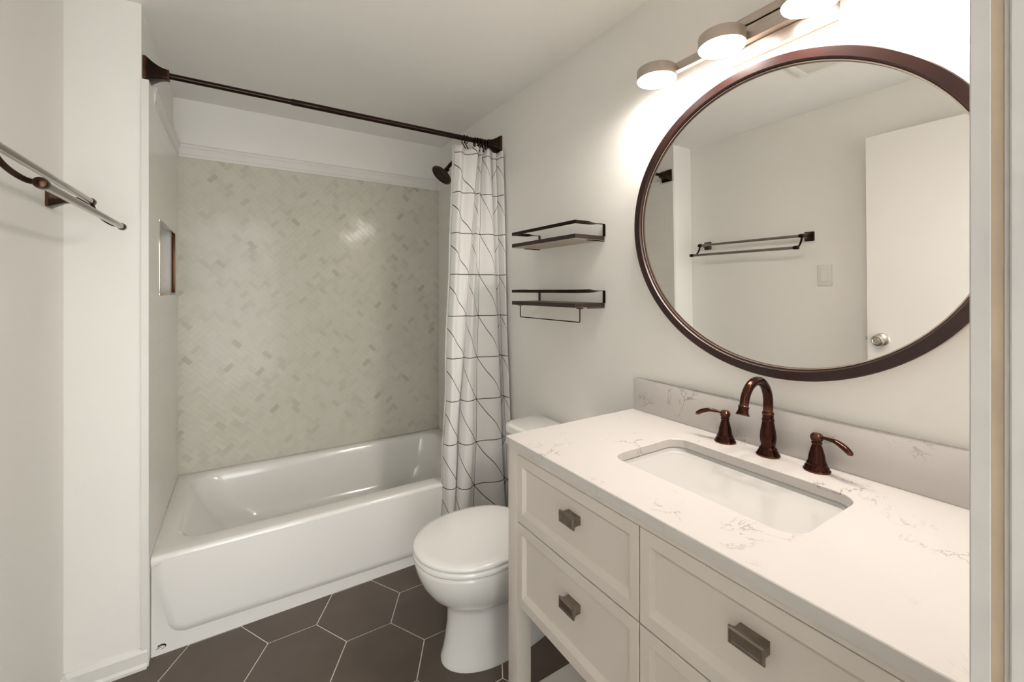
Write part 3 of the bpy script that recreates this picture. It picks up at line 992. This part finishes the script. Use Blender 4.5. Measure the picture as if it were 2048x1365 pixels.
# carcass: face frame, sides, bottom, back
box(bm, VX0 + 0.002, VX0 + 0.020, VY0 + T, VY1 - T, ZB, ZB + 0.020)
box(bm, VX0 + 0.002, VX0 + 0.020, VY0 + T, VY1 - T, 0.852, VZT)
box(bm, VX0 + 0.020, VX1, VY0 + 0.006, VY0 + 0.022, ZB, VZT)
box(bm, VX0 + 0.020, VX1, VY1 - 0.022, VY1 - 0.006, ZB, VZT)
box(bm, VX0 + 0.020, VX1 - 0.01, VY0 + 0.022, VY1 - 0.022, ZB, ZB + 0.016)
box(bm, VX1 - 0.012, VX1, VY0 + 0.022, VY1 - 0.022, ZB, VZT)
box(bm, VX0 + 0.008, VX0 + 0.03, 0.553, 0.563, ZB + 0.02, 0.852)
part('carcass', bm, M['cabinet'], van, smooth=None)
for (x0, x1) in ((VX0, VX0 + T), (VX1 - T, VX1)):
    for (y0, y1) in ((VY0, VY0 + T), (VY1 - T, VY1)):
        bm = bmesh.new()
        bevbox(bm, x0, x1, y0, y1, 0.0, VZT, 0.0015, 2)
        part('leg', bm, M['cabinet'], van)
bm = bmesh.new()
box(bm, VX0 + 0.008, VX1 - 0.004, VY0 + T + 0.002, VY1 - T - 0.003, 0.172, 0.196)
part('lower_shelf', bm, M['shelfwood'], van, 'pale lower shelf', smooth=None)

HANDLE = []
def drawer(y0, y1, z0, z1, hy, hz, hl):
    """front with a raised frame around a sunk panel whose inner edges are chamfered"""
    bm = bmesh.new()
    xf = VX0 + 0.0
    fw_s, fw_t = 0.022, 0.026
    dp = 0.011
    ch = 0.012
    def rect(y0_, y1_, z0_, z1_, x):
        return [Vector((x, y0_, z0_)), Vector((x, y1_, z0_)), Vector((x, y1_, z1_)), Vector((x, y0_, z1_))]
    L = [rect(y0, y1, z0, z1, xf + 0.020), rect(y0, y1, z0, z1, xf + 0.0012), rect(y0 + 0.0012, y1 - 0.0012, z0 + 0.0012, z1 - 0.0012, xf),
         rect(y0 + fw_s, y1 - fw_s, z0 + fw_t, z1 - fw_t, xf),
         rect(y0 + fw_s + 0.002, y1 - fw_s - 0.002, z0 + fw_t + 0.0035, z1 - fw_t - 0.0035, xf + 0.003),
         rect(y0 + fw_s + 0.006, y1 - fw_s - 0.006, z0 + fw_t + ch, z1 - fw_t - ch, xf + dp)]
    loft(bm, L, True, True, smooth=False)
    d = part('drawer', bm, M['cabinet'], van, smooth=None)
    bm = bmesh.new()
    xb = xf + dp
    hh = 0.0115
    h2 = hl / 2
    loops = []
    for (x, gy, gz) in ((xb, -0.004, -0.002), (xb - 0.014, -0.004, -0.0025), (xb - 0.019, -0.002, -0.001), (xb - 0.022, 0.001, 0.0015), (xb - 0.0255, 0.001, 0.0015), (xb - 0.0275, -0.0015, -0.001)):
        loops.append([Vector((x, hy - h2 - gy, hz - hh - gz)), Vector((x, hy + h2 + gy, hz - hh - gz)), Vector((x, hy + h2 + gy, hz + hh + gz)), Vector((x, hy - h2 - gy, hz + hh + gz))])
    # recessed face
    loops.append([Vector((xb - 0.0275, hy - h2 + 0.005, hz - hh + 0.004)), Vector((xb - 0.0275, hy + h2 - 0.005, hz - hh + 0.004)), Vector((xb - 0.0275, hy + h2 - 0.005, hz + hh - 0.004)), Vector((xb - 0.0275, hy - h2 + 0.005, hz + hh - 0.004))])
    loops.append([Vector((xb - 0.0262, hy - h2 + 0.0062, hz - hh + 0.005)), Vector((xb - 0.0262, hy + h2 - 0.0062, hz - hh + 0.005)), Vector((xb - 0.0262, hy + h2 - 0.0062, hz + hh - 0.005)), Vector((xb - 0.0262, hy - h2 + 0.0062, hz + hh - 0.005))])
    loft(bm, loops, True, True, smooth=False)
    part('handle', bm, M['pewter'], d, 'rectangular pewter pull', smooth=None)
ZM = 0.668
drawer(0.5595, 0.9805, ZM + 0.001, 0.851, 0.757, 0.777, 0.050)
drawer(0.5595, 0.9805, ZB + 0.022 - 0.020, ZM - 0.002, 0.757, 0.577, 0.050)
drawer(0.1595, 0.5565, ZM + 0.001, 0.851, 0.347, 0.779, 0.052)
drawer(0.1595, 0.5565, ZB + 0.022 - 0.020, ZM - 0.002, 0.347, 0.577, 0.052)

# ================================================================== COUNTERTOP (with cut-out) AND BACKSPLASH
CX0, CX1, CY0, CY1, CZ0, CZ1 = 0.634, XR - 0.001, 0.106, 1.034, 0.867, 0.889
SX0, SX1, SYA, SYB = 0.778, 1.032, 0.345, 0.768
ct = thing('countertop', ((CX0 + CX1) / 2, (CY0 + CY1) / 2, CZ0), 'white quartz vanity countertop with grey veins and a sink cut-out', 'countertop')
bm = bmesh.new()
n = 10
outer = lambda z, g: rrect(CX0 + g, CX1 - g, CY0 + g, CY1 - g, 0.003, z, n)
inner = lambda z, g: rrect(SX0 - g, SX1 + g, SYA - g, SYB + g, 0.042 + g, z, n)
loft(bm, [inner(CZ0, 0), outer(CZ0, 0), outer(CZ1 - 0.0015, 0), outer(CZ1, 0.0015), inner(CZ1, 0.0015), inner(CZ1 - 0.0015, 0), inner(CZ0, 0)], False, False, smooth=False)
bmesh.ops.remove_doubles(bm, verts=bm.verts[:], dist=1e-5)
part('slab', bm, M['quartz'], ct, smooth=30)
bm = bmesh.new()
bevbox(bm, XR - 0.021, XR - 0.001, CY0, CY1 - 0.004, CZ1, 0.996, 0.0015, 2)
part('backsplash', bm, M['quartz'], ct, smooth=30)

# sink (undermount basin)
sk = thing('sink', (0.90, 0.556, 0.745), 'white rectangular undermount sink in the quartz countertop', 'sink')
bm = bmesh.new()
zb = CZ0 - 0.0005
loft(bm, [
    rrect(SX0 - 0.022, SX1 + 0.022, SYA - 0.022, SYB + 0.022, 0.06, zb - 0.010, n), rrect(SX0 - 0.022, SX1 + 0.022, SYA - 0.022, SYB + 0.022, 0.06, zb, n),
    rrect(SX0 - 0.004, SX1 + 0.004, SYA - 0.004, SYB + 0.004, 0.045, zb, n), rrect(SX0 - 0.001, SX1 + 0.001, SYA - 0.001, SYB + 0.001, 0.042, zb - 0.003, n),
    rrect(SX0 + 0.004, SX1 - 0.003, SYA + 0.010, SYB - 0.010, 0.038, zb - 0.020, n), rrect(SX0 + 0.014, SX1 - 0.010, SYA + 0.055, SYB - 0.055, 0.028, zb - 0.108, n),
    rrect(SX0 + 0.017, SX1 - 0.013, SYA + 0.060, SYB - 0.060, 0.026, zb - 0.116, n), rrect(SX0 + 0.024, SX1 - 0.020, SYA + 0.068, SYB - 0.068, 0.022, zb - 0.121, n),
    rrect(SX0 + 0.060, SX1 - 0.060, SYA + 0.13, SYB - 0.13, 0.03, zb - 0.126, n)], True, True)
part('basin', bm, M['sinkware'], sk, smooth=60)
bm = bmesh.new()
lathe(bm, [(0.022, 0), (0.022, 0.002), (0.017, 0.003), (0.014, 0.002), (0.0, 0.0025)], (0.905, 0.556, zb - 0.1257), (0, 0, 1), 24)
part('drain', bm, M['fitting'], sk, 'bronze drain')

# ================================================================== FAUCET
FX = 1.112
fa = thing('faucet', (FX, 0.560, CZ1), 'dark copper-bronze three-piece faucet with gooseneck spout behind the sink', 'faucet')
bm = bmesh.new()
z0 = CZ1
lathe(bm, [(0.027, 0), (0.027, 0.003), (0.0245, 0.006), (0.0235, 0.009), (0.0205, 0.014), (0.020, 0.018), (0.0165, 0.022), (0.0158, 0.026), (0.0175, 0.034), (0.0185, 0.046), (0.0172, 0.060), (0.0148, 0.074), (0.0132, 0.084), (0.0142, 0.0865), (0.0142, 0.090), (0.0126, 0.092), (0.0126, 0.101), (0.0138, 0.103), (0.0138, 0.106), (0.0118, 0.108), (0.0112, 0.110)], (FX, 0.560, z0), (0, 0, 1), 36)
part('spout_base', bm, M['copper'], fa, smooth=30)
bm = bmesh.new()
zc = z0 + 0.134
R0 = 0.054
pts = [(FX, 0.560, z0 + 0.105), (FX, 0.560, z0 + 0.120)]
for i in range(19):
    a = radians(0 + 168 * i / 18)
    pts.append((FX - R0 + R0 * cos(a), 0.560, zc + R0 * sin(a) * 1.05))
end = Vector(pts[-1]); dirv = (end - Vector(pts[-2])).normalized()
pts.append(end + dirv * 0.010)
sweep(bm, pts, [0.0112, 0.0112] + [0.0112 - 0.0012 * i / 18 for i in range(19)] + [0.010], 20)
part('gooseneck', bm, M['copper'], fa, smooth=50)
bm = bmesh.new()
lathe(bm, [(0.0115, 0), (0.0125, 0.0015), (0.0115, 0.004), (0.0108, 0.008), (0.0122, 0.014), (0.0148, 0.020), (0.0150, 0.022), (0.011, 0.022), (0.0, 0.020)], end + dirv * 0.008, dirv, 28)
part('outlet', bm, M['copper'], fa, smooth=30)

def faucet_handle(y, s):
    bm = bmesh.new()
    lathe(bm, [(0.027, 0), (0.027, 0.003), (0.0245, 0.006), (0.0240, 0.009), (0.0205, 0.014), (0.0205, 0.017), (0.0185, 0.020), (0.0175, 0.023), (0.0155, 0.036), (0.0120, 0.050), (0.0095, 0.058), (0.0092, 0.060), (0.0108, 0.0615), (0.0108, 0.064), (0.0095, 0.066), (0.0120, 0.070), (0.0132, 0.075), (0.0125, 0.080), (0.0085, 0.0845), (0.0, 0.0855)], (FX, y, CZ1), (0, 0, 1), 32)
    h = part('handle', bm, M['copper'], fa, smooth=30)
    bm = bmesh.new()
    zt = CZ1 + 0.0775
    pts = spline([(FX, y + s * 0.008, zt), (FX - 0.004, y + s * 0.024, zt + 0.001), (FX - 0.010, y + s * 0.042, zt + 0.001), (FX - 0.016, y + s * 0.060, zt - 0.006), (FX - 0.021, y + s * 0.074, zt - 0.016)], 5)
    k = len(pts)
    rad = [0.0042 + 0.0038 * sin(pi * min(1.0, (i / (k - 1)) ** 1.6 * 1.02) * 0.80) for i in range(k)]
    rad[-1] = 0.003
    sweep(bm, pts, rad, 14, 0.75)
    part('lever', bm, M['copper'], h, smooth=50)
faucet_handle(0.672, 1)
faucet_handle(0.453, -1)

# ================================================================== ROUND MIRROR
MC = Vector((XR, 0.578, 1.484))
mi = thing('round_mirror', (XR - 0.002, 0.578, 1.075), 'large round wall mirror in a dark brown wooden frame above the sink', 'mirror')
EA, EB, EROT = 0.438, 0.400, radians(23.2)
TILT = 0.012
def ell(g, x, n=128):
    out = []
    for i in range(n):
        a = 2 * pi * i / n
        u = (EA + g) * cos(a); v = (EB + g) * sin(a)
        yy = u * cos(EROT) - v * sin(EROT)
        zz = u * sin(EROT) + v * cos(EROT)
        z = MC.z + zz
        out.append(Vector((x - (z - 1.07) * TILT, MC.y + yy, z)))
    return out
xb, xf, xg = XR - 0.0015, XR - 0.034, XR - 0.020
bm = bmesh.new()
loft(bm, [ell(-0.0275, xg + 0.003), ell(-0.0275, xg - 0.004), ell(-0.0255, xg - 0.005), ell(-0.025, xf + 0.004), ell(-0.0225, xf), ell(-0.002, xf), ell(0.0, xf + 0.002), ell(0.0, xf + 0.008), ell(-0.0275, xf + 0.008)], False, False)
part('frame', bm, M['mirrorwood'], mi, smooth=35)
bm = bmesh.new()
loft(bm, [ell(-0.03, xb), ell(-0.001, xb), ell(-0.001, xf + 0.0085), ell(-0.03, xf + 0.0085)], False, False)
part('frame_side', bm, M['framewoodback'], mi, 'paler unpainted side of the frame', smooth=35)
bm = bmesh.new()
loft(bm, [ell(-0.024, xg + 0.004), ell(-0.024, xg)], True, True, smooth=False)
part('glass', bm, M['mirror'], mi, smooth=None)

# ================================================================== VANITY LIGHT
LX, LY = 1.090, 0.562
vl_ = thing('vanity_light', (XR, LY, 1.93), 'brushed nickel vanity light with four glowing round lamps above the mirror', 'wall light')
bm = bmesh.new()
bevbox(bm, XR - 0.022, XR - 0.0005, LY - 0.132, LY + 0.132, 1.926, 2.040, 0.002, 2)
part('backplate', bm, M['nickel'], vl_)
bm = bmesh.new()
# long flat bar; the middle part is a taller double rail with an open slot
bx0, bx1 = 1.128, 1.146
bevbox(bm, bx0, bx1, LY - 0.395, LY + 0.395, 1.972, 1.998, 0.0012, 1)
bevbox(bm, bx0 - 0.004, bx1, LY - 0.106, LY + 0.106, 2.000, 2.018, 0.0012, 1)
bevbox(bm, bx0 - 0.004, bx1, LY - 0.106, LY + 0.106, 1.958, 1.985, 0.0012, 1)
box(bm, bx1, XR - 0.021, LY - 0.04, LY + 0.04, 1.968, 2.010)
part('bar', bm, M['nickel'], vl_)
for k in range(4):
    y = LY + (1.5 - k) * 0.2125
    bm = bmesh.new()
    lathe(bm, [(0.0, 0.020), (0.056, 0.020), (0.0585, 0.018), (0.0590, 0.016), (0.0590, -0.0125), (0.0582, -0.0135), (0.0570, -0.0130)], (LX, y, 1.965), (0, 0, 1), 48)
    bevbox(bm, LX + 0.050, bx0 + 0.002, y - 0.017, y + 0.017, 1.958, 1.984, 0.001, 1)
    hd = part('lamp_head', bm, M['nickel'], vl_)
    bm = bmesh.new()
    lathe(bm, [(0.0572, -0.0125), (0.0565, -0.0150), (0.050, -0.0175), (0.036, -0.0195), (0.018, -0.0205), (0.0, -0.0208)], (LX, y, 1.965), (0, 0, 1), 48)
    part('diffuser', bm, M['lamp'], hd, 'glowing white lens')

# ================================================================== WALL SHELVES
def shelf(zb, label, rod_below):
    y0, y1 = 1.185, 1.612
    xf = 1.022
    h = thing('wall_shelf', (XR, (y0 + y1) / 2, zb), label, 'shelf', 'small shelves above the toilet')
    bm = bmesh.new()
    t = 0.017
    bevbox(bm, xf, XR - 0.004, y0, y1, zb, zb + t, 0.0012, 1)
    for f in bm.faces:
        if f.calc_center_median().z < zb + 0.0008:
            f.material_index = 1
    part('board', bm, [M['darkwood'], M['rawwood']], h, smooth=30)
    # guard rail: flat band round the front that twists into the two wall brackets
    bm = bmesh.new()
    rt, rh, th = zb + 0.067, 0.013, 0.0022
    path = []
    def band(seq):
        loops = []
        for (p, half_v, up, side) in seq:
            p = Vector(p); up = Vector(up).normalized(); side = Vector(side).normalized()
            loops.append([p + up * half_v + side * th / 2, p + up * half_v - side * th / 2, p - up * half_v - side * th / 2, p - up * half_v + side * th / 2])
        loft(bm, loops, True, True, smooth=False)
    zr = rt - rh / 2
    Zv = Vector((0, 0, 1))
    band([((xf + 0.002, y0 - 0.001, zr), rh / 2, Zv, (1, 1, 0)), ((xf + 0.001, y0 + 0.002, zr), rh / 2, Zv, (1, 0, 0)), ((xf + 0.001, y1 - 0.002, zr), rh / 2, Zv, (1, 0, 0)), ((xf + 0.002, y1 + 0.001, zr), rh / 2, Zv, (1, -1, 0))])
    for (y, s) in ((y0, 1), (y1, -1)):
        seq = []
        k = 14
        for i in range(k + 1):
            f = i / k
            x = xf + 0.001 + (XR - 0.012 - xf) * f
            tw = max(0.0, min(1.0, (f - 0.35) / 0.55)); tw = tw * tw * (3 - 2 * tw) * pi / 2
            up = Vector((0, s * sin(tw), cos(tw)))
            sd = Vector((0, cos(tw), -s * sin(tw)))
            seq.append(((x, y + s * 0.001 + s * 0.004 * f, zr + 0.002 * f), rh / 2, up, sd))
        # bend down along the wall to the board
        up = Vector((0, 1, 0))
        seq.append(((XR - 0.004, y + s * 0.005, zr + 0.002), rh / 2, Vector((0, s, 0)), Vector((0.4, 0, -1))))
        seq.append(((XR - 0.0025, y + s * 0.005, zr - 0.003), rh / 2, Vector((0, s, 0)), Vector((-1, 0, -0.3))))
        seq.append(((XR - 0.0025, y + s * 0.005, zb + t - 0.001), rh / 2, Vector((0, s, 0)), Vector((-1, 0, 0))))
        band(seq)
    part('rail', bm, M['bronze'], h, smooth=None)
    # foot of each bracket under the board
    for y in (y0 + 0.006, y1 - 0.006):
        bm = bmesh.new()
        bevbox(bm, XR - 0.085, XR - 0.003, y - 0.005, y + 0.005, zb - 0.0035, zb - 0.0002, 0.0006, 1)
        part('bracket_foot', bm, M['bronze'], h)
    if rod_below:
        bm = bmesh.new()
        xr = xf + 0.016
        zr2 = zb - 0.052
        ya, yb_ = y0 - 0.012 + 0.004, y1 - 0.045
        pts = [(xr, ya, zb), (xr, ya, zr2 + 0.006)] + arc3((xr, ya, zr2 + 0.006), (xr, ya, zr2), (xr, ya + 0.006, zr2), 5)[1:] + arc3((xr, yb_ - 0.006, zr2), (xr, yb_, zr2), (xr, yb_, zr2 + 0.006), 5) + [(xr, yb_, zb)]
        sweep(bm, pts, 0.0022, 10)
        part('towel_rod', bm, M['bronze'], h, 'thin black wire towel rod')
        for y in (ya, yb_):
            bm = bmesh.new()
            bevbox(bm, xr - 0.008, xr + 0.010, y - 0.009, y + 0.012, zb - 0.003, zb + 0.0002, 0.001, 1)
            part('rod_clip', bm, M['bronze'], h)
shelf(1.489, 'upper dark wood wall shelf with a metal guard rail', False)
shelf(1.236, 'lower dark wood wall shelf with a thin towel rod hanging beneath', True)

# ================================================================== DOUBLE TOWEL BAR
tb = thing('towel_bar', (XL, 1.50, 1.575), 'double bronze towel bar on the left wall', 'towel bar')
YA, YBb = 1.165, 1.800
xb_, zb_ = -0.385, 1.572
xf_, zf_ = -0.318, 1.503
bm = bmesh.new(); sweep(bm, [(xb_, YA - 0.002, zb_), (xb_, YBb - 0.008, zb_)], 0.0085, 20); part('rear_bar', bm, M['barsteel'], tb)
bm = bmesh.new(); sweep(bm, [(xf_, YA + 0.0, zf_), (xf_, YBb + 0.022, zf_)], 0.0085, 20); part('front_bar', bm, M['barsteel'], tb)
for y, s in ((YA, -1), (YBb, 1)):
    bm = bmesh.new()
    prof = [(0.0, 0.027), (0.006, 0.027), (0.008, 0.025), (0.020, 0.019), (0.034, 0.012), (0.045, 0.0095), (0.075, 0.0085), (0.094, 0.0095)]
    loops = []
    for hh, r in prof:
        lp = rrect(-r, r, -r, r, r * 0.16, 0, 2)
        loops.append([Vector((XL + hh, y + v.x * 0.95, zb_ + v.y)) for v in lp])
    loft(bm, loops, True, True)
    part('wall_post', bm, M['fitting'], tb, smooth=25)
    bm = bmesh.new()
    yy = y
    sweep(bm, spline([(xb_, yy, zb_), (xb_ + 0.006, yy, zb_ - 0.022), (xb_ + 0.022, yy, zb_ - 0.046), (xb_ + 0.045, yy, zb_ - 0.064), (xf_, yy + s * 0.004, zf_)], 6), 0.0055, 12)
    part('curved_arm', bm, M['fitting'], tb)
    for (x, z, dy) in ((xb_, zb_, 0.0), (xf_, zf_, 0.018 if s > 0 else 0.0)):
        bm = bmesh.new()
        lathe(bm, [(0.0085, -0.016), (0.0105, -0.012), (0.0112, -0.004), (0.0112, 0.008), (0.0098, 0.012), (0.004, 0.0145)], (x, y + s * dy, z), (0, s, 0), 24)
        part('end_cap', bm, M['fitting'], tb)

# ================================================================== LIGHT SWITCH (seen in the mirror)
sw = thing('light_switch', (XL, 1.09, 1.345), 'white rocker light switch on the left wall beside the open door', 'light switch')
bm = bmesh.new()
bevbox(bm, XL, XL + 0.006, 1.0555, 1.1265, 1.287, 1.402, 0.002, 2)
part('plate', bm, M['plastic'], sw)
bm = bmesh.new()
loft(bm, [[Vector((XL + 0.006, 1.0745, 1.312)), Vector((XL + 0.006, 1.1075, 1.312)), Vector((XL + 0.006, 1.1075, 1.377)), Vector((XL + 0.006, 1.0745, 1.377))],
          [Vector((XL + 0.0115, 1.0755, 1.313)), Vector((XL + 0.0115, 1.1065, 1.313)), Vector((XL + 0.0075, 1.1065, 1.376)), Vector((XL + 0.0075, 1.0755, 1.376))]], True, True, smooth=False)
part('rocker', bm, M['plastic'], sw, smooth=None)
